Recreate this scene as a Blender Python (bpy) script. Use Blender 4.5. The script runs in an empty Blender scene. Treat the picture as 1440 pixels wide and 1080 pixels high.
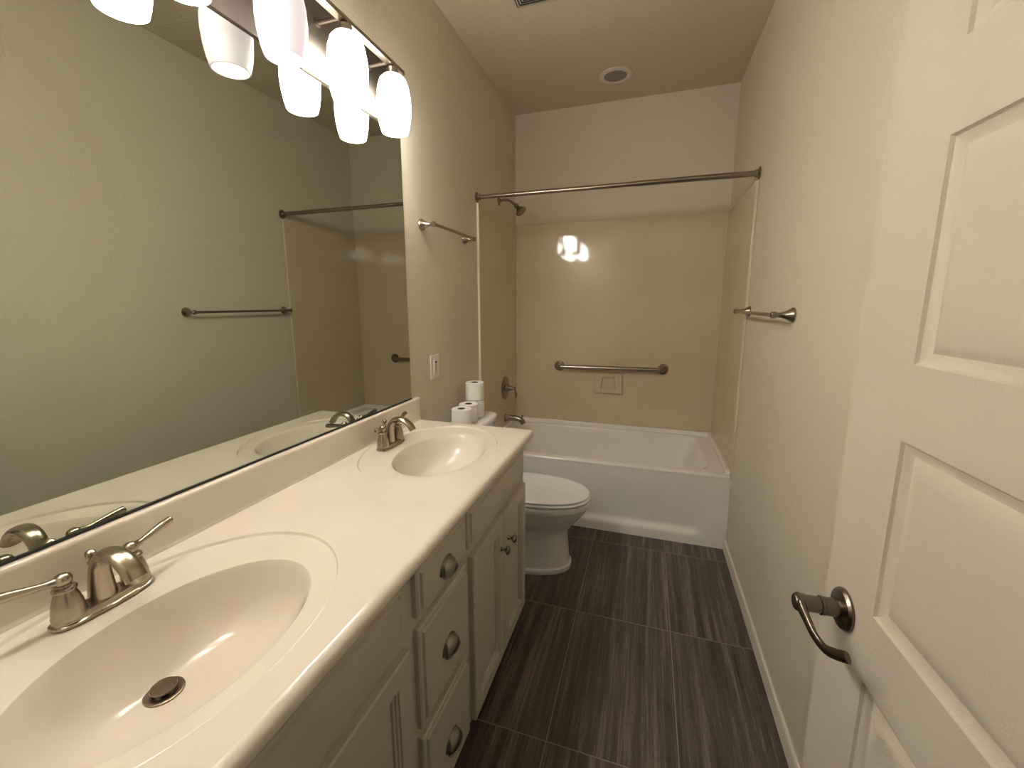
import bpy, bmesh, math, random
from mathutils import Vector, Matrix
C = bpy.context.scene.collection
S = bpy.context.scene
PI = math.pi

# ------------------------------------------------------------------ camera
F, U0, V0 = 593.21, 714.6, 529.4
cx, cy, cz, yaw, pitch, roll = 1.0266, -3.3261, 1.4194, -0.3168, -0.1714, -0.0033
fwd = Vector((math.sin(yaw)*math.cos(pitch), math.cos(yaw)*math.cos(pitch), math.sin(pitch)))
rgt = Vector((math.cos(yaw), -math.sin(yaw), 0)); upv = rgt.cross(fwd)
r2 = rgt*math.cos(roll)+upv*math.sin(roll); u2 = -rgt*math.sin(roll)+upv*math.cos(roll)
cam = bpy.data.cameras.new('camera'); co = bpy.data.objects.new('camera', cam); C.objects.link(co)
M3 = Matrix((r2, u2, -fwd)).transposed()
co.matrix_world = Matrix.Translation((cx, cy, cz)) @ M3.to_4x4()
cam.sensor_fit = 'HORIZONTAL'; cam.sensor_width = 36; cam.lens = F/1440*36
cam.shift_x = (720-U0)/1440; cam.shift_y = -(540-V0)/1440
cam.clip_start = 0.02; cam.clip_end = 50
S.camera = co

# ------------------------------------------------------------------ world and exposure
w = bpy.data.worlds.new('world'); S.world = w; w.use_nodes = True
w.node_tree.nodes['Background'].inputs[0].default_value = (1.0, 0.9, 0.75, 1)
w.node_tree.nodes['Background'].inputs[1].default_value = 0.03
S.view_settings.view_transform = 'Standard'; S.view_settings.look = 'None'
S.view_settings.gamma = 1; S.view_settings.use_curve_mapping = False
S.view_settings.exposure = 0.88
LAMP = 1.0            # common scale of the vanity lamps
WARM = (1.0, 0.86, 0.68)

# ------------------------------------------------------------------ sizes
W, H, HS, TUB, RIM = 1.524, 2.821, 2.024, 0.797, 0.449
YF = -3.27            # face of the doorway wall
ZC, CD, YE = 0.877, 0.581, -1.598

# ------------------------------------------------------------------ materials
def mat(name, col, rough=0.5, metal=0.0, spec=None, emit=None, es=0.0, coat=0.0):
    m = bpy.data.materials.new(name); m.use_nodes = True
    b = m.node_tree.nodes['Principled BSDF']
    b.inputs['Base Color'].default_value = (*col, 1); b.inputs['Roughness'].default_value = rough
    b.inputs['Metallic'].default_value = metal
    if spec is not None: b.inputs['Specular IOR Level'].default_value = spec
    if coat: b.inputs['Coat Weight'].default_value = coat; b.inputs['Coat Roughness'].default_value = 0.05
    if emit: b.inputs['Emission Color'].default_value = (*emit, 1); b.inputs['Emission Strength'].default_value = es
    return m
def nodes(m): return m.node_tree.nodes, m.node_tree.links, m.node_tree.nodes['Principled BSDF']
def bump(m, scale, dist, strength=1.0, detail=3.0, stretch=None):
    n, l, b = nodes(m)
    tc = n.new('ShaderNodeTexCoord'); no = n.new('ShaderNodeTexNoise'); bu = n.new('ShaderNodeBump')
    no.inputs['Scale'].default_value = scale; no.inputs['Detail'].default_value = detail
    src = tc.outputs['Object']
    if stretch:
        mp = n.new('ShaderNodeMapping'); mp.inputs['Scale'].default_value = stretch
        l.new(src, mp.inputs[0]); src = mp.outputs[0]
    l.new(src, no.inputs['Vector']); l.new(no.outputs['Fac'], bu.inputs['Height'])
    bu.inputs['Distance'].default_value = dist; bu.inputs['Strength'].default_value = strength
    l.new(bu.outputs[0], b.inputs['Normal'])
    return m
def vary(m, c1, c2, scale, stretch=(1, 1, 1), detail=4):
    n, l, b = nodes(m)
    tc = n.new('ShaderNodeTexCoord'); mp = n.new('ShaderNodeMapping'); no = n.new('ShaderNodeTexNoise')
    rp = n.new('ShaderNodeValToRGB'); mp.inputs['Scale'].default_value = stretch
    no.inputs['Scale'].default_value = scale; no.inputs['Detail'].default_value = detail
    rp.color_ramp.elements[0].color = (*c1, 1); rp.color_ramp.elements[1].color = (*c2, 1)
    rp.color_ramp.elements[0].position = .35; rp.color_ramp.elements[1].position = .65
    l.new(tc.outputs['Object'], mp.inputs[0]); l.new(mp.outputs[0], no.inputs['Vector'])
    l.new(no.outputs['Fac'], rp.inputs[0]); l.new(rp.outputs[0], b.inputs['Base Color'])
    return m
M = {}
M['wall'] = bump(mat('wall_paint', (.70, .63, .505), .55, spec=.35), 95, .0019, 1.0, 2.5)
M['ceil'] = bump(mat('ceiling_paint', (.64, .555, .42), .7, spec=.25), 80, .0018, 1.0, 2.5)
M['base'] = mat('baseboard_paint', (.80, .73, .62), .4)
M['door'] = bump(mat('door_paint', (.635, .565, .465), .42, spec=.4), 330, .0006, .8, 2)
M['cab'] = bump(mat('cabinet_paint', (.56, .51, .41), .42, spec=.4), 180, .0004, .5, 2)
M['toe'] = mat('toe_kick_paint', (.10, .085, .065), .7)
M['marble'] = vary(mat('cultured_marble', (.86, .77, .64), .17, spec=.5), (.75, .675, .59), (.78, .71, .625), 5, detail=5)
M['surround'] = vary(mat('surround_panel', (.62, .5, .35), .05, spec=.5), (.66, .54, .385), (.69, .575, .42), 3)
n_, l_, b_ = nodes(M['surround'])
bump(M['surround'], 14, .0006, .3, 1)
M['caulk'] = mat('pale_edge_trim', (.80, .73, .60), .35)
M['tub'] = mat('tub_enamel', (.90, .86, .80), .14, spec=.5)
M['china'] = mat('toilet_china', (.88, .86, .84), .10, spec=.55)
M['seat'] = mat('toilet_seat_plastic', (.90, .88, .87), .22)
M['paper'] = bump(mat('toilet_paper', (.88, .85, .80), .95, spec=.1), 60, .002, .7, 3, (1, 1, 2.2))
M['core'] = mat('roll_core_card', (.10, .07, .05), .9)
M['plate'] = mat('white_plastic', (.86, .83, .78), .35)
M['slot'] = mat('dark_slot', (.05, .045, .04), .8)
M['mirror'] = mat('mirror_glass', (.585, .605, .545), .0, 1.0)
M['black'] = mat('black_edge', (.02, .018, .016), .5)
M['vent'] = mat('vent_enamel', (.52, .46, .36), .5)
M['lens'] = mat('light_lens', (.30, .25, .20), .6)
M['trimring'] = mat('light_trim_ring', (.74, .68, .60), .45)
def nickel(name, col, rough):
    m = mat(name, col, rough, 1.0); n, l, b = nodes(m)
    b.inputs['Anisotropic'].default_value = .3
    tc = n.new('ShaderNodeTexCoord'); mp = n.new('ShaderNodeMapping'); no = n.new('ShaderNodeTexNoise'); bu = n.new('ShaderNodeBump')
    mp.inputs['Scale'].default_value = (1, 1, 14); no.inputs['Scale'].default_value = 120
    l.new(tc.outputs['Object'], mp.inputs[0]); l.new(mp.outputs[0], no.inputs['Vector']); l.new(no.outputs['Fac'], bu.inputs['Height'])
    bu.inputs['Distance'].default_value = .0003; bu.inputs['Strength'].default_value = .35; l.new(bu.outputs[0], b.inputs['Normal'])
    return m
M['nickel'] = nickel('brushed_nickel', (.41, .36, .29), .25)
M['bronze'] = nickel('dark_nickel', (.33, .285, .23), .26)
M['pull'] = nickel('cabinet_hardware_nickel', (.27, .24, .19), .25)
M['fixture'] = mat('fixture_plate_nickel', (.21, .18, .145), .45, 1.0)
M['rail'] = mat('fixture_rail_nickel', (.42, .37, .31), .3, 1.0)
M['lever'] = nickel('door_lever_bronze', (.20, .165, .13), .24)
M['drain'] = mat('drain_bronze', (.22, .17, .13), .3, 1.0)

# floor tile: long streaky porcelain with thin pale grout
def floor_mat():
    m = mat('floor_tile', (.08, .06, .05), .42, spec=.35); n, l, b = nodes(m)
    geo = n.new('ShaderNodeTexCoord'); sep = n.new('ShaderNodeSeparateXYZ'); l.new(geo.outputs['Object'], sep.inputs[0])
    def math_(op, a, bb=None, c=None):
        q = n.new('ShaderNodeMath'); q.operation = op
        for i, v in enumerate((a, bb, c)):
            if v is None: continue
            if isinstance(v, (int, float)): q.inputs[i].default_value = v
            else: l.new(v, q.inputs[i])
        return q.outputs[0]
    PX, PY = .411, .628
    ux = math_('DIVIDE', math_('SUBTRACT', sep.outputs[0], 1.190-6*PX), PX)
    uy = math_('DIVIDE', math_('SUBTRACT', sep.outputs[1], -2.184-6*PY), PY)
    fx, fy = math_('FRACT', ux), math_('FRACT', uy)
    dx = math_('MULTIPLY', math_('MINIMUM', fx, math_('SUBTRACT', 1.0, fx)), PX)
    dy = math_('MULTIPLY', math_('MINIMUM', fy, math_('SUBTRACT', 1.0, fy)), PY)
    g = math_('LESS_THAN', math_('MINIMUM', dx, dy), .0017)
    cell = math_('ADD', math_('FLOOR', ux), math_('MULTIPLY', math_('FLOOR', uy), 7.31))
    cmb = n.new('ShaderNodeCombineXYZ')
    l.new(sep.outputs[0], cmb.inputs[0]); l.new(sep.outputs[1], cmb.inputs[1]); l.new(math_('MULTIPLY', cell, 1.7), cmb.inputs[2])
    def streak(sc, st, det):
        mp = n.new('ShaderNodeMapping'); mp.inputs['Scale'].default_value = st; l.new(cmb.outputs[0], mp.inputs[0])
        no = n.new('ShaderNodeTexNoise'); no.inputs['Scale'].default_value = sc; no.inputs['Detail'].default_value = det
        no.inputs['Roughness'].default_value = .65
        l.new(mp.outputs[0], no.inputs['Vector']); return no.outputs['Fac']
    a = streak(1.0, (38, 1.1, 1), 4); c = streak(1.0, (170, 7, 1), 3); d = streak(1.0, (420, 60, 1), 2)
    mixv = math_('ADD', math_('ADD', math_('MULTIPLY', a, .58), math_('MULTIPLY', c, .27)), math_('MULTIPLY', d, .15))
    rp = n.new('ShaderNodeValToRGB'); e = rp.color_ramp.elements
    e[0].position = .36; e[0].color = (.044, .034, .0255, 1); e[1].position = .66; e[1].color = (.275, .225, .18, 1)
    q = e.new(.5); q.color = (.102, .082, .065, 1)
    l.new(mixv, rp.inputs[0])
    mx = n.new('ShaderNodeMix'); mx.data_type = 'RGBA'
    l.new(g, mx.inputs['Factor']); l.new(rp.outputs[0], mx.inputs[6]); mx.inputs[7].default_value = (.30, .255, .21, 1)
    l.new(mx.outputs[2], b.inputs['Base Color'])
    bu = n.new('ShaderNodeBump'); bu.inputs['Distance'].default_value = .0012; bu.inputs['Strength'].default_value = .6
    l.new(math_('SUBTRACT', mixv, math_('MULTIPLY', g, 1.0)), bu.inputs['Height']); l.new(bu.outputs[0], b.inputs['Normal'])
    return m
M['floor'] = floor_mat()

def glow(name, col, s, lo=None):
    m = mat(name, (.30, .265, .265) if s < 1 else (.9, .88, .85), .35); n, l, b = nodes(m)
    b.inputs['Emission Color'].default_value = (*col, 1); b.inputs['Emission Strength'].default_value = s
    if lo is not None:          # glass glows most around the bulb, least at its neck
        tc = n.new('ShaderNodeTexCoord'); sp_ = n.new('ShaderNodeSeparateXYZ'); mr = n.new('ShaderNodeMapRange')
        mr.interpolation_type = 'SMOOTHSTEP'
        l.new(tc.outputs['Object'], sp_.inputs[0]); l.new(sp_.outputs[2], mr.inputs['Value'])
        mr.inputs['From Min'].default_value = .042; mr.inputs['From Max'].default_value = lo
        mr.inputs['To Min'].default_value = s*.06; mr.inputs['To Max'].default_value = s
        l.new(mr.outputs[0], b.inputs['Emission Strength'])
    return m

# ------------------------------------------------------------------ mesh helpers
def BM(): return bmesh.new()
def obj(name, bm, m, parent=None, ang=35, off=None, smooth=True):
    """link a bmesh as one mesh object; coordinates are world ones unless off is given"""
    me = bpy.data.meshes.new(name)
    bmesh.ops.recalc_face_normals(bm, faces=bm.faces)
    if off is not None: bmesh.ops.translate(bm, vec=-Vector(off), verts=bm.verts)
    bm.to_mesh(me); bm.free()
    if smooth:
        me.polygons.foreach_set('use_smooth', [True]*len(me.polygons)); me.set_sharp_from_angle(angle=math.radians(ang))
    o = bpy.data.objects.new(name, me); C.objects.link(o)
    if m: me.materials.append(m)
    if smooth:
        wn = o.modifiers.new('weighted_normal', 'WEIGHTED_NORMAL'); wn.keep_sharp = True
    if parent: o.parent = parent
    return o
def thing(name, label, cat, loc=(0, 0, 0), rz=0, group=None):
    o = bpy.data.objects.new(name, None); C.objects.link(o); o.empty_display_size = .05
    o.location = loc; o.rotation_euler = (0, 0, rz); tag(o, label, cat, group); return o
def tag(o, label, cat, group=None):
    o['label'] = label; o['category'] = cat
    if group: o['group'] = group
    return o
def struct(o): o['kind'] = 'structure'; return o
def box(bm, x0, x1, y0, y1, z0, z1, bev=0, seg=2):
    r = bmesh.ops.create_cube(bm, size=1)
    vs = r['verts']
    for v in vs: v.co = Vector(((x0+x1)/2+v.co.x*(x1-x0), (y0+y1)/2+v.co.y*(y1-y0), (z0+z1)/2+v.co.z*(z1-z0)))
    if bev:
        es = {e for v in vs for e in v.link_edges}
        bmesh.ops.bevel(bm, geom=list(es), offset=bev, segments=seg, profile=.5, affect='EDGES')
    return bm
def loft(bm, rings, cap0=True, cap1=True, closed=True):
    R = [[bm.verts.new(p) for p in ring] for ring in rings]
    n = len(R[0])
    for a, b in zip(R, R[1:]):
        for i in range(n if closed else n-1):
            j = (i+1) % n
            try: bm.faces.new((a[i], a[j], b[j], b[i]))
            except ValueError: pass
    if cap0: bm.faces.new(R[0][::-1])
    if cap1: bm.faces.new(R[-1])
    return R
def frame(d):
    d = Vector(d).normalized(); a = Vector((0, 0, 1)) if abs(d.z) < .9 else Vector((1, 0, 0))
    u = a.cross(d).normalized(); return u, d.cross(u), d
def lathe(bm, prof, o=(0, 0, 0), d=(0, 0, 1), n=32, cap0=True, cap1=True, sx=1, sy=1):
    u, v, d = frame(d); o = Vector(o)
    rings = [[o+d*h+u*(r*sx*math.cos(2*PI*i/n))+v*(r*sy*math.sin(2*PI*i/n)) for i in range(n)] for r, h in prof]
    loft(bm, rings, cap0, cap1); return bm
def smooth_path(pts, k=6):
    P = [Vector(p) for p in pts]; out = []
    for i in range(len(P)-1):
        p0 = P[max(i-1, 0)]; p1 = P[i]; p2 = P[i+1]; p3 = P[min(i+2, len(P)-1)]
        for j in range(k):
            t = j/k
            out.append(.5*((2*p1)+(-p0+p2)*t+(2*p0-5*p1+4*p2-p3)*t*t+(-p0+3*p1-3*p2+p3)*t**3))
    out.append(P[-1]); return out
def lerps(vals, n):
    out = []
    for i in range(n):
        t = i/(n-1)*(len(vals)-1); k = min(int(t), len(vals)-2); f = t-k
        out.append(vals[k]*(1-f)+vals[k+1]*f)
    return out
def tube(bm, pts, rad, n=16, side=None, rad2=None, k=6, smooth=True):
    """sweep; rad along 'side', rad2 across"""
    P = smooth_path(pts, k) if smooth and len(pts) > 2 else [Vector(p) for p in pts]
    ra = lerps(rad, len(P)) if isinstance(rad, (list, tuple)) else [rad]*len(P)
    rb = ra if rad2 is None else (lerps(rad2, len(P)) if isinstance(rad2, (list, tuple)) else [rad2]*len(P))
    T = [(P[min(i+1, len(P)-1)]-P[max(i-1, 0)]).normalized() for i in range(len(P))]
    if side is None: u = frame(T[0])[0]
    else: u = Vector(side)
    rings = []
    for i, p in enumerate(P):
        u = (u-T[i]*u.dot(T[i])).normalized(); v = T[i].cross(u)
        rings.append([p+u*(ra[i]*math.cos(2*PI*j/n))+v*(rb[i]*math.sin(2*PI*j/n)) for j in range(n)])
    loft(bm, rings); return bm
def ball(bm, c, r, n=20, m=12, sz=1.0):
    prof = [(max(r*math.sin(PI*i/m), 1e-4), -r*sz*math.cos(PI*i/m)) for i in range(m+1)]
    return lathe(bm, prof, c, (0, 0, 1), n)
def nested(bm, u0, u1, v0, v1, prof, f, cap=True, base=False, taper=0):
    """rectangles nested inside each other; prof = [(inset, depth)]; f maps (u, v, depth) to a point"""
    rings = []
    for ins, d in prof:
        rings.append([f(u0+ins, v0+ins, d), f(u1-ins, v0+ins, d), f(u1-ins, v1-ins, d), f(u0+ins, v1-ins, d)])
    return loft(bm, rings, base, cap)
def rrect(x0, x1, y0, y1, r, z, k=8):
    out = []
    for (cx_, cy_, a0) in ((x1-r, y1-r, 0), (x0+r, y1-r, PI/2), (x0+r, y0+r, PI), (x1-r, y0+r, 1.5*PI)):
        for i in range(k+1):
            a = a0+PI/2*i/k; out.append(Vector((cx_+r*math.cos(a), cy_+r*math.sin(a), z)))
    return out

# ------------------------------------------------------------------ the room shell
def shell(name, b, m):
    bm = BM(); box(bm, *b); return struct(obj(name, bm, m, smooth=False))
shell('floor', (-.12, W+.12, -4.6, .12, -.1, 0), M['floor'])
shell('ceiling', (-.12, W+.12, YF-.12, .12, H, H+.1), M['ceil'])
shell('wall_left', (-.12, 0, YF-.12, .12, 0, H), M['wall'])
shell('wall_right', (W, W+.12, YF-.12, .12, 0, H), M['wall'])
shell('wall_back', (0, W, 0, .12, 0, H), M['wall'])
bm = BM(); box(bm, 0, .64, YF-.12, YF, 0, H); box(bm, 1.41, W, YF-.12, YF, 0, H); box(bm, .64, 1.41, YF-.12, YF, 2.06, H)
struct(obj('wall_front', bm, M['wall'], smooth=False))
def baseboard(name, b):
    bm = BM(); x0, x1, y0, y1 = b; t = x1-x0; right = x0 > 1
    prof = [(0, 0), (0, .062), (.004, .066), (.008, .066), (.011, .062), (.012, .055), (.012, 0)]
    rings = [[Vector(((x1-d) if right else (x0+d), y, z)) for d, z in prof] for y in (y0, y1)]
    loft(bm, rings); return struct(obj(name, bm, M['base']))
baseboard('baseboard_right', (W-.012, W, YF+.01, -TUB-.004))
baseboard('baseboard_left', (0, .012, -1.685, -TUB-.004))

# ------------------------------------------------------------------ door standing open against the right wall
TH = .049; LX, LY = 1.361, -2.488; DW, DH, DT = .762, 2.03, .035
dd = Vector((math.sin(TH), -math.cos(TH), 0)); dn = Vector((-math.cos(TH), -math.sin(TH), 0))
def dp(s, z, n): return Vector((LX, LY, 0))+dd*s+dn*n+Vector((0, 0, z))
door = struct(thing('door_1', 'open white panelled door with a lever handle, against the right wall', 'door', (LX, LY, .012)))
DL = (LX, LY, .012)
bm = BM()
us = [0, .134, DW-.134, DW]; vs = [.012, .19, .461, .562, .851, .953, 1.235, 1.333, 1.625, 1.725, 1.925, DH]
prof = [(0, 0), (.004, -.0005), (.007, -.0045), (.016, -.009), (.021, -.0095), (.026, -.0075), (.034, -.0035), (.04, -.003), (.046, -.0012)]
for i in range(3):
    for j in range(len(vs)-1):
        if i == 1 and j % 2 == 1: nested(bm, us[i], us[i+1], vs[j], vs[j+1], prof, dp)
        else: bm.faces.new([bm.verts.new(p) for p in (dp(us[i], vs[j], 0), dp(us[i+1], vs[j], 0), dp(us[i+1], vs[j+1], 0), dp(us[i], vs[j+1], 0))])
ring = lambda n, e=0: [dp(e, .012+e, n), dp(DW-e, .012+e, n), dp(DW-e, DH-e, n), dp(e, DH-e, n)]
loft(bm, [ring(0), ring(-DT)], False, True)
bmesh.ops.remove_doubles(bm, verts=bm.verts, dist=1e-5)
slab = obj('door_slab', bm, M['door'], door, 25, DL)
bm = BM()
prof = [(.034, 0), (.034, .004), (.031, .008), (.024, .010), (.015, .012), (.0145, .03), (.0155, .031), (.0155, .036), (.0135, .037), (.0135, .066), (.012, .068)]
lathe(bm, prof, dp(.066, .914, 0), dn, 36)
hr = obj('handle_rose', bm, M['lever'], door, 35, DL)
bm = BM()
pts = [dp(.066+s, .914+z, n) for s, z, n in ((-.012, .003, .066), (.004, .001, .067), (.03, -.006, .066), (.055, -.016, .063), (.08, -.018, .058), (.1, -.009, .052), (.118, .003, .046))]
tube(bm, pts, [.009, .012, .0085, .0075, .008, .0085, .0085], 14, (0, 0, 1), [.006, .0075, .006, .005, .005, .005, .004])
lathe(bm, [(.014, .056), (.0145, .060), (.0145, .071), (.012, .074), (.005, .075)], dp(.066, .914, 0), dn, 24)
obj('lever', bm, M['lever'], door, 40, DL)

# ------------------------------------------------------------------ tub surround and bath
ts = thing('tub_surround', 'glossy almond wall panels around the bath, with a moulded soap dish', 'tub surround', (W/2, -.02, .48))
TL = (W/2, -.02, .48); PT = .012
bm = BM(); box(bm, .001, W-.001, -PT, -.001, .48, HS, .003); obj('back_panel', bm, M['surround'], ts, 35, TL)
bm = BM(); box(bm, .001, PT, -.80, -PT-.0005, .48, HS, .004); obj('side_panel', bm, M['surround'], ts, 35, TL)
bm = BM(); box(bm, W-PT, W-.001, -.80, -PT-.0005, .48, HS, .004); obj('side_panel', bm, M['surround'], ts, 35, TL)
bm = BM(); box(bm, .001, .016, -.812, -.8005, .0005, HS, .003); o = obj('edge_trim', bm, M['caulk'], ts, 35, TL); o['label'] = 'pale vertical edge strip'
bm = BM(); box(bm, W-.006, W-.001, -.805, -.8005, .48, HS, .002); o = obj('edge_trim', bm, M['caulk'], ts, 35, TL); o['label'] = 'pale vertical edge strip'
bm = BM(); x0, x1, z0, z1 = .657, .869, .723, .881
def tr(u0, u1, uu0, uu1, v0, v1, y): return [Vector((uu0, y, v0)), Vector((uu1, y, v0)), Vector((u1, y, v1)), Vector((u0, y, v1))]
y0 = -PT-.0005
loft(bm, [tr(x0, x1, x0, x1, z0, z1, y0), tr(x0, x1, x0, x1, z0, z1, y0-.012), tr(x0+.006, x1-.006, x0+.006, x1-.006, z0+.006, z1-.006, y0-.018),
          tr(.712, .812, .700, .824, .752, .856, y0-.020), tr(.716, .808, .705, .819, .757, .851, y0-.017), tr(.722, .802, .712, .812, .764, .842, y0-.002)], False, True)
obj('soap_dish', bm, M['surround'], ts, 30, TL)

bm = BM()
x0, x1, y0, y1 = .001, W-.001, -TUB, -.001
rings = [rrect(x0, x1, y0+.004, y1, .012, RIM-.02), rrect(x0, x1, y0, y1, .014, RIM-.012), rrect(x0+.002, x1-.002, y0+.002, y1-.002, .016, RIM-.003),
         rrect(x0+.008, x1-.008, y0+.008, y1-.008, .02, RIM),
         rrect(.105, 1.425, -.738, -.052, .10, RIM), rrect(.112, 1.418, -.732, -.058, .10, RIM-.003), rrect(.119, 1.408, -.726, -.064, .10, RIM-.012),
         rrect(.128, 1.385, -.718, -.072, .105, RIM-.06), rrect(.15, 1.32, -.70, -.09, .11, .22), rrect(.165, 1.28, -.69, -.10, .11, .15),
         rrect(.185, 1.24, -.672, -.118, .11, .115), rrect(.215, 1.20, -.64, -.15, .10, .10)]
loft(bm, rings, False, True)
# apron with a shallow recess whose lower edge and right edge slope
NX, NZ = 96, 40
def sst(t): t = max(0, min(1, t)); return t*t*(3-2*t)
def apron(x, z):
    e1 = sst((z-.055)/.045); e2 = sst((1.40+.2*(z-.05)-x)/.07); e3 = sst((x-(.12-.2*(z-.05)))/.07); e4 = sst((RIM-.025-z)/.34)
    return -TUB+.004+.024*e1*e2*e3*e4
G = [[bm.verts.new((x0+(x1-x0)*i/NX, apron(x0+(x1-x0)*i/NX, (RIM-.02)*j/NZ), (RIM-.02)*j/NZ)) for i in range(NX+1)] for j in range(NZ+1)]
for j in range(NZ):
    for i in range(NX): bm.faces.new((G[j][i], G[j][i+1], G[j+1][i+1], G[j+1][i]))
# raised flange along the walls
def flange(b): box(bm, *b, .007, 3)
flange((.002, W-.002, -.034, -.001, RIM-.004, .479)); flange((.001, .030, -.765, -.03, RIM-.004, .479)); flange((W-.030, W-.001, -.765, -.03, RIM-.004, .479))
tub = obj('bathtub', bm, M['tub'], None, 72)
tag(tub, 'white built-in bathtub with a plain apron across the end of the room', 'bathtub')

# ------------------------------------------------------------------ bath fittings
rod = thing('shower_rod', 'dark nickel shower curtain rod spanning the bath from wall to wall', 'curtain rod', (0, -.80, 2.0565)); RL = (0, -.80, 2.0565)
bm = BM(); lathe(bm, [(.0125, .016), (.0125, .95)], (0, -.80, 2.0565), (1, 0, 0), 20); lathe(bm, [(.0143, .93), (.0143, W-.016)], (0, -.80, 2.0565), (1, 0, 0), 20)
obj('rod', bm, M['bronze'], rod, 35, RL)
for x, d in ((0, 1), (W, -1)):
    bm = BM(); lathe(bm, [(.03, .0005), (.031, .004), (.027, .008), (.019, .011), (.0185, .022), (.0165, .024)], (x+d*(.0), -.80, 2.0565), (d, 0, 0), 28); obj('rod_flange', bm, M['bronze'], rod, 35, RL)

sh = thing('showerhead', 'small dark bell shower head on a bent arm above the bath', 'shower head', (0, -.39, 2.122)); L = (0, -.39, 2.122)
bm = BM(); lathe(bm, [(.03, .0), (.03, .003), (.024, .009), (.013, .014)], (0, -.39, 2.122), (1, 0, 0), 28); obj('wall_flange', bm, M['bronze'], sh, 35, L)
bm = BM(); tube(bm, [(.005, -.39, 2.122), (.04, -.39, 2.128), (.075, -.39, 2.122), (.105, -.39, 2.102), (.125, -.39, 2.085)], .0085, 14); obj('shower_arm', bm, M['bronze'], sh, 35, L)
bm = BM(); d = Vector((.62, -.05, -.72)).normalized()
lathe(bm, [(.011, -.006), (.016, 0), (.017, .012), (.013, .018), (.017, .026), (.022, .036), (.034, .05), (.040, .058), (.041, .064), (.038, .068), (.036, .066), (.012, .065)], (.122, -.39, 2.09), d, 32); obj('spray_head', bm, M['bronze'], sh, 35, L)

va = thing('shower_valve', 'dark nickel shower valve with a round plate and hanging lever', 'shower valve', (PT+.0006, -.312, .78)); L = (PT+.0006, -.312, .78)
bm = BM(); lathe(bm, [(.09, 0), (.09, .004), (.084, .009), (.05, .013), (.03, .014)], (PT+.0006, -.312, .78), (1, 0, 0), 40, sy=1.0); obj('escutcheon', bm, M['bronze'], va, 35, L)
bm = BM(); lathe(bm, [(.034, .012), (.03, .02), (.022, .035), (.016, .055), (.012, .07), (.013, .074), (.013, .082), (.008, .086)], (PT+.0006, -.312, .78), (1, 0, 0), 28); obj('hub', bm, M['bronze'], va, 35, L)
bm = BM(); tube(bm, [(PT+.078, -.312, .785), (PT+.084, -.312, .765), (PT+.09, -.312, .735), (PT+.088, -.312, .705)], [.006, .006, .009, .005], 12); obj('lever', bm, M['bronze'], va, 35, L)

sp = thing('tub_spout', 'dark nickel bath spout with a diverter knob, left end of the bath', 'tub spout', (PT+.0006, -.305, .54)); L = (PT+.0006, -.305, .54)
bm = BM(); lathe(bm, [(.036, 0), (.036, .004), (.03, .012), (.024, .022)], (PT+.0006, -.305, .54), (1, 0, 0), 28); obj('wall_flange', bm, M['bronze'], sp, 35, L)
bm = BM(); tube(bm, [(PT+.005, -.305, .542), (PT+.05, -.305, .545), (PT+.1, -.305, .543), (PT+.13, -.305, .53), (PT+.148, -.305, .505)], [.026, .023, .021, .021, .02], 20); obj('spout_body', bm, M['bronze'], sp, 35, L)
bm = BM(); lathe(bm, [(.004, 0), (.004, .012), (.008, .016), (.009, .024), (.005, .029)], (PT+.135, -.305, .545), (.1, 0, 1), 16); obj('diverter_knob', bm, M['bronze'], sp, 35, L)

gb = thing('grab_bar', 'dark nickel grab bar on the back wall above the soap dish', 'grab bar', (.38, -PT, .925)); L = (.38, -PT, .925)
za, zb, yb = .927, .932, -PT-.055
bm = BM(); tube(bm, [(.375, -PT-.003, za), (.375, yb+.02, za), (.395, yb, za), (.45, yb, za), (1.08, yb, zb), (1.135, yb, zb), (1.155, yb+.02, zb), (1.155, -PT-.003, zb)], .0165, 18, k=4); obj('bar', bm, M['bronze'], gb, 40, L)
for x, z in ((.375, za), (1.155, zb)):
    bm = BM(); lathe(bm, [(.04, 0), (.04, .004), (.037, .009), (.02, .012)], (x, -PT-.0006, z), (0, -1, 0), 32); obj('wall_flange', bm, M['bronze'], gb, 35, L)

# ------------------------------------------------------------------ towel bars
def towel_bar(label, x, y0, y1, z, d, m, out=.066):
    t = thing('towel_bar', label, 'towel bar', (x, y0, z)); L = (x, y0, z)
    for y in (y0, y1):
        bm = BM()
        lathe(bm, [(.027, 0), (.0275, .004), (.026, .008), (.020, .016), (.0135, .028), (.0095, .042), (.009, .053), (.011, .056), (.0125, .062), (.0125, .070), (.009, .074), (.003, .076)], (x, y, z), (d, 0, 0), 28)
        obj('post', bm, m, t, 35, L)
    bm = BM(); lathe(bm, [(.006, .0), (.009, .004), (.009, .018), (.0075, .02), (.0075, y1-y0-.02), (.009, y1-y0-.018), (.009, y1-y0-.004), (.006, y1-y0)], (x+d*out, y0, z), (0, 1, 0), 20)
    obj('bar', bm, m, t, 35, L); return t
towel_bar('short nickel towel bar on the left wall between mirror and bath', 0, -1.493, -1.005, 1.782, 1, M['nickel'])
towel_bar('dark nickel towel bar on the right wall, by the bath', W, -1.56, -.862, 1.375, -1, M['bronze'])

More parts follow.
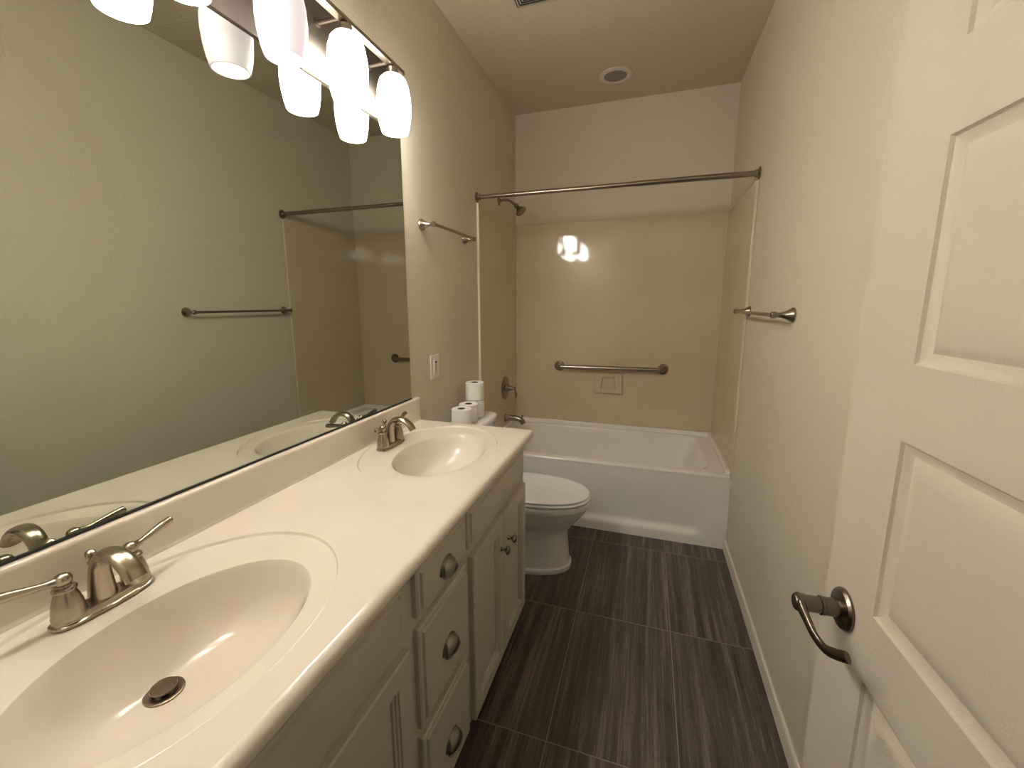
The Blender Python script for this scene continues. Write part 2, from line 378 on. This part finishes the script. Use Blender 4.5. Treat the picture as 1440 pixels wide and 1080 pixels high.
# ------------------------------------------------------------------ light switch
sw = thing('light_switch', 'white wall switch with a sliding paddle, right of the mirror', 'light switch', (0, -1.411, 1.101)); L = (0, -1.411, 1.101)
bm = BM(); box(bm, 0.0003, .007, -1.457, -1.365, 1.039, 1.163, .003); obj('switch_plate', bm, M['plate'], sw, 35, L)
bm = BM(); box(bm, .006, .010, -1.430, -1.392, 1.065, 1.137, .0015); pd = obj('switch_paddle', bm, M['plate'], sw, 35, L)
bm = BM(); box(bm, .0095, .0108, -1.416, -1.406, 1.072, 1.128, .0003); o = obj('slider_slot', bm, M['vent'], pd, 35, L)
bm = BM(); box(bm, .0100, .0120, -1.419, -1.403, 1.122, 1.131, .0005); o = obj('slider_knob', bm, M['slot'], pd, 35, L)

# ------------------------------------------------------------------ mirror
mi = thing('wall_mirror', 'large frameless mirror on the left wall above the backsplash', 'mirror', (0, -2.45, .985)); L = (0, -2.45, .985)
bm = BM(); box(bm, .0005, .006, -3.262, -1.651, .9895, 2.110); obj('mirror_glass', bm, M['mirror'], mi, 35, L, smooth=False)
bm = BM(); box(bm, .0005, .009, -3.262, -1.651, .9842, .9892); obj('bottom_channel', bm, M['black'], mi, 35, L, smooth=False)

# ------------------------------------------------------------------ vanity light
LYS = [-1.838, -2.093, -2.348, -2.603, -2.858, -3.113]
vl = thing('vanity_light', 'long nickel vanity light with frosted barrel shades above the mirror', 'wall light', (0, -2.45, 2.2)); L = (0, -2.45, 2.2)
bm = BM(); box(bm, .0005, .014, -3.255, -1.672, 2.1125, 2.335, .002); obj('back_plate', bm, M['fixture'], vl, 35, L)
bm = BM(); box(bm, .086, .112, -3.245, -1.772, 2.268, 2.282, .002); obj('rail', bm, M['rail'], vl, 35, L)
XL = .099
for i, y in enumerate(LYS):
    bm = BM(); lathe(bm, [(.0065, 0), (.0065, .075)], (.0135, y-.02, 2.274), (1, 0, 0), 14); lathe(bm, [(.012, 0), (.012, .004), (.008, .006)], (.0142, y-.02, 2.274), (1, 0, 0), 16)
    obj('arm', bm, M['fixture'], vl, 35, L)
    bm = BM(); lathe(bm, [(.012, 2.268), (.02, 2.262), (.021, 2.244), (.024, 2.238)], (XL, y, 0), (0, 0, 1), 24); obj('socket', bm, M['rail'], vl, 35, L)
    so = [(.024, 2.240), (.036, 2.236), (.047, 2.224), (.055, 2.200), (.0605, 2.165), (.0615, 2.135), (.059, 2.10), (.054, 2.070), (.0475, 2.047)]
    si = [(r-.003, z) for r, z in so[::-1]]; si[0] = (.0445, 2.0465)
    bm = BM(); lathe(bm, so+si, (XL, y, 0), (0, 0, 1), 40, False, False)
    dim = i == 2
    gm = glow('shade_glass_%s' % ('soft' if dim else 'bright'), (1, .86, .86) if dim else (1, .96, .90), (.42 if dim else 16.5)*LAMP, -.03)
    sd = obj('lamp_shade', bm, gm, vl, 50, L)
    bm = BM(); ball(bm, (XL, y, 2.125), .031, 20, 12, 1.15); lathe(bm, [(.014, 2.15), (.014, 2.236)], (XL, y, 0), (0, 0, 1), 16)
    obj('bulb', bm, glow('bulb_glow', (1, .88, .72), (14 if dim else 10)*LAMP), sd, 50, L)

# ------------------------------------------------------------------ vanity cabinet
vc = thing('vanity_cabinet', 'long greige vanity cabinet with doors and three drawers, left wall', 'cabinet', (.28, -2.48, 0)); L = (.28, -2.48, 0)
XF = .556; YC0, YC1 = YF+.004, -1.692
bm = BM(); box(bm, XF-.02, XF, YC0, YC1, .105, .8455, .0015)
box(bm, .012, XF-.0201, YC1-.018, YC1, .105, .8455); box(bm, .012, XF-.0201, YC0, YC0+.018, .105, .8455)
box(bm, .012, .020, YC0+.0185, YC1-.0185, .105, .8455); box(bm, .0205, XF-.0201, YC0+.0185, YC1-.0185, .105, .123)
obj('cabinet_body', bm, M['cab'], vc, 35, L)
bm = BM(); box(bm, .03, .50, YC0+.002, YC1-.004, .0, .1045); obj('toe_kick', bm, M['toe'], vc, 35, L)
def fx(u, v, d): return Vector((XF+.0205+d, u, v))
DP = [(0, -.020), (0, -.004), (.003, -.001), (.006, 0), (.050, 0), (.0515, -.0035), (.057, -.0042), (.0585, -.0078), (.0645, -.0085), (.066, -.0135)]
RP = [(0, -.020), (0, -.009), (.004, -.0055), (.012, -.005), (.0125, -.0072), (.0155, -.0072), (.0185, -.001), (.023, 0)]
def knob(y, z, par):
    bm = BM(); lathe(bm, [(.008, 0), (.0075, .003), (.005, .007), (.005, .014), (.009, .018), (.0145, .022), (.0155, .026), (.0125, .031), (.005, .033)], (XF+.0205, y, z), (1, 0, 0), 24)
    return obj('knob', bm, M['pull'], par, 35, L)
def cup(yc, zc, par):
    bm = BM(); hw, h, pr = .035, .033, .024; n, m = 24, 14
    for sc in (1.0, .9):
        rings = []
        for j in range(m+1):
            a = PI/2*j/m                   # 0 = wall arch, 90 = front lip
            rings.append([Vector((XF+.0205+pr*sc*math.sin(a)*(.35+.65*math.sin(PI*i/n)), yc-hw*sc*math.cos(PI*i/n),
                          zc-.016+h*sc*math.sin(PI*i/n)*math.cos(a)**.75-.004*math.sin(a))) for i in range(n+1)])
        loft(bm, rings, False, False, False)
    tube(bm, [(XF+.0215, yc-hw, zc-.017)]+[(XF+.021, yc-hw*math.cos(PI*i/12), zc-.016+h*math.sin(PI*i/12)) for i in range(13)], .0022, 8, k=2)
    lip = [(XF+.0205+pr*(.35+.65*math.sin(PI*i/12)), yc-hw*math.cos(PI*i/12), zc-.020) for i in range(13)]
    tube(bm, lip, .0018, 8, k=2)
    return obj('cup_pull', bm, M['pull'], par, 45, L)
def cdoor(y0, y1, ky):
    bm = BM(); nested(bm, y0, y1, .117, .682, DP, fx, True, True); o = obj('cabinet_door', bm, M['cab'], vc, 20, L); knob(ky, .566, o); return o
def front(name, y0, y1, z0, z1):
    bm = BM(); nested(bm, y0, y1, z0, z1, RP, fx, True, True); return obj(name, bm, M['cab'], vc, 20, L)
cdoor(-2.004, -1.722, -1.962); cdoor(-2.284, -2.008, -2.040)
cdoor(-2.920, -2.634, -2.88); cdoor(-3.210, -2.924, -2.97)
front('false_front', -2.308, -1.736, .722, .842); front('false_front', -3.21, -2.645, .722, .842)
for z0, z1 in ((.722, .842), (.425, .690), (.125, .398)):
    o = front('drawer', -2.591, -2.322, z0, z1); cup(-2.457, (z0+z1)/2-.004, o)

# ------------------------------------------------------------------ vanity top with two moulded basins
vt = thing('countertop', 'cream cultured marble vanity top with two oval moulded basins', 'countertop', (.3, -2.43, .846)); L = (.3, -2.43, .846)
XB, XE = .0222, CD-.018
Y0, Y1 = YF+.002, YE-.018
SK = [-2.903, -1.962]; YM = (SK[0]+SK[1])/2
bo = dict(c=.314, a=.228, b=.157); ou = dict(c=.274, a=.312, b=.238)
def ellring(t):                      # t: 0 basin edge, 1 outer ring
    return ((bo['c']*(1-t)+ou['c']*t), bo['a']*(1-t)+ou['a']*t, bo['b']*(1-t)+ou['b']*t)
bm = BM(); N = 160
for ys, ya, yb in ((SK[0], Y0, YM), (SK[1], YM, Y1)):
    # directions chosen so that the rectangle's corners are hit
    angs = [2*PI*i/N for i in range(N)]
    cxo = ou['c']
    for px, py in ((XB, ya), (XE, ya), (XE, yb), (XB, yb)):
        a = math.atan2(py-ys, px-cxo) % (2*PI); k = min(range(N), key=lambda q: abs((angs[q]-a+PI) % (2*PI)-PI)); angs[k] = a
    def ellpt(c, aa, bb, th, z):
        dx, dy = math.cos(th), math.sin(th); s = 1/math.sqrt((dx/bb)**2+(dy/aa)**2); return Vector((c+dx*s, ys+dy*s, z))
    def rectpt(th):
        dx, dy = math.cos(th), math.sin(th); s = 1e9
        if dx > 1e-9: s = min(s, (XE-cxo)/dx)
        if dx < -1e-9: s = min(s, (XB-cxo)/dx)
        if dy > 1e-9: s = min(s, (yb-ys)/dy)
        if dy < -1e-9: s = min(s, (ya-ys)/dy)
        return Vector((cxo+dx*s, ys+dy*s, ZC))
    rings = []
    for t, z in ((0, -.0105), (.06, -.0092), (.14, -.0083), (.3, -.0074), (.5, -.0069), (.7, -.0065), (.85, -.0063), (.93, -.0063), (.955, -.0060), (.97, -.0048), (.985, -.0012), (1.0, .0006), (1.02, .0004), (1.04, 0)):
        c, aa, bb = ellring(t); rings.append([ellpt(c, aa, bb, th, ZC+z) for th in angs])
    last = rings[-1]; rp_ = [rectpt(th) for th in angs]
    rings.append([p.lerp(q, .5) for p, q in zip(last, rp_)]); rings.append(rp_)
    loft(bm, rings, False, False)
# rolled front and far edge
path = [(XE, Y0+(Y1-Y0)*i/30, 1, 0) for i in range(31)]+[(XE, Y1, math.cos(PI/2*i/8), math.sin(PI/2*i/8)) for i in range(1, 9)]+[(XE-(XE)*i/10, Y1, 0, 1) for i in range(1, 11)]
R_ = .018
pf = [(R_*math.sin(a), -R_+R_*math.cos(a)) for a in [PI/2*i/6 for i in range(7)]]+[(R_, -.024), (R_-.002, -.028), (R_-.006, -.0305), (-.02, -.031)]
loft(bm, [[Vector((x+nx*d_, y+ny*d_, ZC+z_)) for d_, z_ in pf] for x, y, nx, ny in path], False, False, False)
bmesh.ops.remove_doubles(bm, verts=bm.verts, dist=2e-5)
obj('counter_slab', bm, M['marble'], vt, 40, L)
for ys in SK:
    bm = BM(); rings = []
    P = [(1.0, -.0105), (.985, -.0145), (.965, -.0215), (.945, -.031), (.92, -.043), (.885, -.058), (.84, -.074), (.78, -.090), (.70, -.105), (.6, -.118), (.48, -.128), (.34, -.135), (.2, -.1395), (.12, -.1405)]
    n = 96
    for r, z in P:
        k = (1-r)**1.15; c = bo['c']*(1-k)+.236*k; aa, bb = bo['a']*r, bo['b']*r
        if r < .3: m_ = (aa+bb)/2; aa, bb = aa*.4+m_*.6, bb*.4+m_*.6
        rings.append([Vector((c+bb*math.cos(2*PI*i/n), ys+aa*math.sin(2*PI*i/n), ZC+z)) for i in range(n)])
    loft(bm, rings, False, False); bs = obj('basin', bm, M['marble'], vt, 60, L)
    bm = BM(); xd = .239
    lathe(bm, [(.016, -.006), (.018, .0015), (.026, .0035), (.030, .002), (.031, -.002)], (xd, ys, ZC-.1395), (0, 0, 1), 32, True, False); df = obj('drain_flange', bm, M['drain'], vt, 35, L)
    bm = BM(); lathe(bm, [(.005, -.004), (.005, .006), (.019, .0075), (.0205, .0095), (.0195, .012), (.010, .0135), (.001, .0137)], (xd, ys, ZC-.1395), (0, 0, 1), 32); obj('drain_stopper', bm, M['drain'], df, 35, L)
bm = BM()
prof = [(0.0003, ZC-.03), (0.0003, .983), (.0145, .983), (.0185, .9815), (.0208, .978), (.0216, .973), (.0216, ZC+.010), (.0222, ZC+.004), (.0252, ZC+.0002), (.0252, ZC-.03)]
yy = [YF+.002, YE-.006, YE-.002, YE]
loft(bm, [[Vector((max(.0003, x-e), y, z-(e if z > .97 else 0))) for x, z in prof] for y, e in zip(yy, (0, 0, .001, .004))])
obj('backsplash', bm, M['marble'], vt, 45, L)

# ------------------------------------------------------------------ faucets
def faucet(label, loc, turn=(-.012, -.012), reach=(1, 1)):
    t = thing('faucet', label, 'faucet', loc, 0, None); m = M['nickel']
    def stad(a, b, z, waist=0, n=64):
        out = []
        for i in range(n):
            th = 2*PI*i/n; c_, s_ = math.cos(th), math.sin(th)
            y = a*(abs(s_)**.8)*(1 if s_ >= 0 else -1); q = b*(abs(c_)**.62)*(1 if c_ >= 0 else -1)
            q *= 1-waist*math.exp(-((abs(y)-a*.33)/(a*.16))**2)
            out.append(Vector((q, y, z)))
        return out
    bm = BM(); loft(bm, [stad(.077, .0275, .0005), stad(.0785, .029, .003), stad(.0775, .028, .0065, .05), stad(.074, .025, .008, .08), stad(.0735, .0245, .0125, .08), stad(.071, .022, .0165, .1), stad(.062, .014, .018, .1)])
    obj('base_plate', bm, m, t, 40)
    for s in (-1, 1):
        y = s*.0508
        bm = BM(); lathe(bm, [(.0235, .0135), (.0235, .019), (.0225, .021), (.0222, .028), (.0205, .040), (.0175, .052), (.0145, .060), (.0135, .0625), (.0165, .064), (.0170, .067), (.0155, .0695), (.0105, .0715), (.0095, .074), (.0115, .076), (.0130, .081), (.0128, .086), (.0105, .0905), (.006, .0935), (.001, .0945)], (0, y, 0), (0, 0, 1), 32)
        hd = obj('handle', bm, m, t, 35)
        bm = BM(); dx = turn[s > 0]; q_ = reach[s > 0]
        tube(bm, [(0, y+s*.006, .083), (dx*.3, y+s*.022*q_, .0845), (dx*.6, y+s*.045*q_, .089), (dx*.85, y+s*.066*q_, .0935), (dx, y+s*.082*q_, .0965), (dx*1.03, y+s*.086*q_, .0972)], [.0090, .0058, .0072, .0088, .0082, .0052], 16)
        obj('lever', bm, m, hd, 40)
    bm = BM()
    tube(bm, [(-.004, 0, .016), (-.003, 0, .040), (-.001, 0, .064), (.006, 0, .086), (.022, 0, .104), (.046, 0, .1105), (.070, 0, .1045), (.090, 0, .089), (.102, 0, .072)],
         [.0215, .019, .0165, .0155, .0160, .0170, .0175, .0178, .0175], 28, (0, 1, 0), [.022, .0185, .0155, .0125, .0105, .0095, .0095, .0098, .0095], k=8)
    obj('spout', bm, m, t, 45)
    bm = BM(); lathe(bm, [(.0048, .016), (.0048, .072), (.0065, .075), (.0072, .078), (.0045, .081), (.0040, .085), (.0075, .088), (.0088, .093), (.0078, .098), (.004, .1015), (.001, .102)], (-.026, .003, 0), (0, 0, 1), 20)
    obj('lift_rod', bm, m, t, 35); return t
faucet('brushed nickel two-handle faucet at the near basin, in the foreground', (.092, SK[0]+.012, ZC-.0065))
faucet('brushed nickel two-handle faucet at the far basin, next to the toilet', (.092, SK[1]+.004, ZC-.0065), (.022, -.012), (.85, 1))

# ------------------------------------------------------------------ toilet
TY = -1.222
to = thing('toilet', 'white two-piece toilet between the vanity and the bath', 'toilet', (0, TY, 0)); L = (0, TY, 0)
def egg(xb, xf, w_, z, n=56, p=2.2, mid=.42):
    out = []; xm = xb+(xf-xb)*mid
    for i in range(n):
        th = 2*PI*i/n; c_, s_ = math.cos(th), math.sin(th)
        ex = (abs(c_)**(2/p))*(1 if c_ >= 0 else -1); ey = (abs(s_)**(2/p))*(1 if s_ >= 0 else -1)
        out.append(Vector((xm+(xf-xm if c_ >= 0 else xm-xb)*ex, TY+w_*ey, z)))
    return out
bm = BM()
loft(bm, [egg(.12, .694, .150, .0003, p=2.3), egg(.12, .697, .152, .012, p=2.3), egg(.12, .696, .151, .026, p=2.3), egg(.125, .689, .146, .030, p=2.3), egg(.13, .685, .143, .034, p=2.3),
          egg(.13, .680, .141, .09, p=2.3), egg(.13, .676, .140, .15, p=2.3), egg(.13, .674, .140, .19, p=2.3), egg(.13, .682, .139, .225, p=2.3), egg(.125, .706, .150, .258, p=2.25),
          egg(.12, .738, .166, .295, p=2.2), egg(.12, .764, .180, .33, p=2.2), egg(.12, .777, .187, .355, p=2.2), egg(.12, .781, .189, .362, p=2.2), egg(.12, .788, .193, .366, p=2.2), egg(.12, .791, .195, .385, p=2.2), egg(.12, .788, .193, .396, p=2.2), egg(.13, .778, .185, .400, p=2.2)])
obj('bowl', bm, M['china'], to, 50, L)
bm = BM(); loft(bm, [egg(.235, .776, .180, .4015), egg(.232, .786, .188, .404), egg(.232, .788, .190, .411), egg(.234, .784, .187, .417), egg(.24, .776, .18, .419)]); obj('seat_ring', bm, M['seat'], to, 45, L)
bm = BM(); loft(bm, [egg(.228, .772, .178, .4215), egg(.226, .782, .186, .4235), egg(.226, .783, .187, .428), egg(.23, .777, .182, .4335), egg(.25, .75, .163, .437), egg(.30, .66, .11, .439)]); obj('lid', bm, M['seat'], to, 45, L)
for s in (-1, 1):
    bm = BM(); box(bm, .215, .245, TY+s*.075-.018, TY+s*.075+.018, .4005, .428, .005); obj('hinge', bm, M['seat'], to, 35, L)
def bowed(x0, x1, hw, z, bow=.02, r=.03, n=14):
    pts = [Vector((x0, TY+hw, z)), Vector((x0, TY-hw, z))]
    fr = []
    for i in range(n+1):
        t = -1+2*i/n; rr = max(0, (abs(t)-.86)/.14); fr.append(Vector((x1-bow*t*t-r*rr*rr, TY+hw*t, z)))
    return pts+fr
bm = BM(); loft(bm, [bowed(.022, .182, .195, .385), bowed(.02, .190, .207, .42), bowed(.018, .200, .222, .70), bowed(.018, .202, .224, .742)]); obj('tank', bm, M['china'], to, 45, L)
bm = BM(); loft(bm, [bowed(.016, .206, .228, .7425), bowed(.013, .214, .236, .746), bowed(.012, .217, .239, .757), bowed(.013, .215, .237, .767), bowed(.018, .208, .231, .7735), bowed(.03, .195, .218, .776)]); obj('tank_lid', bm, M['china'], to, 50, L)
bm = BM(); lathe(bm, [(.014, 0), (.014, .006), (.009, .012)], (.2005, TY-.165, .69), (1, 0, 0), 20); tube(bm, [(.212, TY-.165, .69), (.216, TY-.13, .688), (.215, TY-.09, .683)], [.006, .006, .007], 10); o = obj('flush_lever', bm, M['bronze'], to, 35, L)

# ------------------------------------------------------------------ toilet paper rolls on the tank lid
def roll(label, x, y, z, r=.052, h=.100):
    t = thing('toilet_paper_roll', label, 'toilet paper', (x, y, z), 0, 'toilet paper rolls on the tank')
    bm = BM(); loft_p = [(.021, .001), (r-.004, 0), (r, .003), (r+.0005, h*.5), (r, h-.003), (r-.004, h), (.021, h-.001)]
    lathe(bm, loft_p, (0, 0, 0), (0, 0, 1), 44, False, False); obj('paper', bm, M['paper'], t, 40)
    bm = BM(); lathe(bm, [(.0205, .0005), (.0205, h-.0015), (.0190, h-.0015), (.0190, .003), (.0005, .003)], (0, 0, 0), (0, 0, 1), 28, False, True); obj('cardboard_core', bm, M['core'], t, 40); return t
ZT = .7768
roll('white toilet paper roll on the tank, nearest the basin and frontmost of the group', .120, -1.352, ZT)
roll('white toilet paper roll standing on the tank behind the frontmost roll', .112, -1.240, ZT)
roll('white toilet paper roll at the bottom of the two-roll stack', .106, -1.128, ZT)
roll('white toilet paper roll on top of the two-roll stack', .106, -1.132, ZT+.1008)

# ------------------------------------------------------------------ ceiling fittings
rl = thing('recessed_light', 'round recessed ceiling light, switched off, above the bath', 'ceiling light', (.762, -.345, H)); L = (.762, -.345, H)
bm = BM(); lathe(bm, [(.101, 0), (.102, -.003), (.096, -.007), (.078, -.009), (.071, -.008), (.069, -.003)], (.762, -.345, H-.0003), (0, 0, 1), 48, False, False); obj('trim_ring', bm, M['trimring'], rl, 40, L)
bm = BM(); lathe(bm, [(.0705, -.002), (.07, -.005), (.045, -.0075), (.001, -.0085)], (.762, -.345, H), (0, 0, 1), 40, True, True); obj('lens', bm, M['lens'], rl, 50, L)
cv = thing('ceiling_vent', 'square ceiling vent with nested louvres at the top edge', 'vent', (.46, -1.23, H)); L = (.46, -1.23, H)
vx, vy = .460, -1.229
bm = BM(); box(bm, vx-.100, vx+.100, vy-.100, vy+.100, H-.0025, H-.0003); obj('duct_shade_sheet', bm, M['slot'], cv, 35, L, smooth=False)  # flat sheet coloured dark to stand for the shade behind the louvres
def sq(h, z): return [Vector((vx-h, vy-h, z)), Vector((vx+h, vy-h, z)), Vector((vx+h, vy+h, z)), Vector((vx-h, vy+h, z))]
bm = BM(); loft(bm, [sq(.109, H-.0003), sq(.1085, H-.004), sq(.104, H-.006), sq(.1005, H-.006), sq(.1003, H-.0026)], False, False); obj('frame', bm, M['vent'], cv, 20, L)
for h in (.090, .0765, .063, .0495, .036, .0225):
    bm = BM(); loft(bm, [sq(h-.004, H-.009), sq(h+.004, H-.0045), sq(h+.0048, H-.0045), sq(h-.0034, H-.0098), sq(h-.004, H-.009)], False, False); obj('louvre', bm, M['vent'], cv, 20, L)
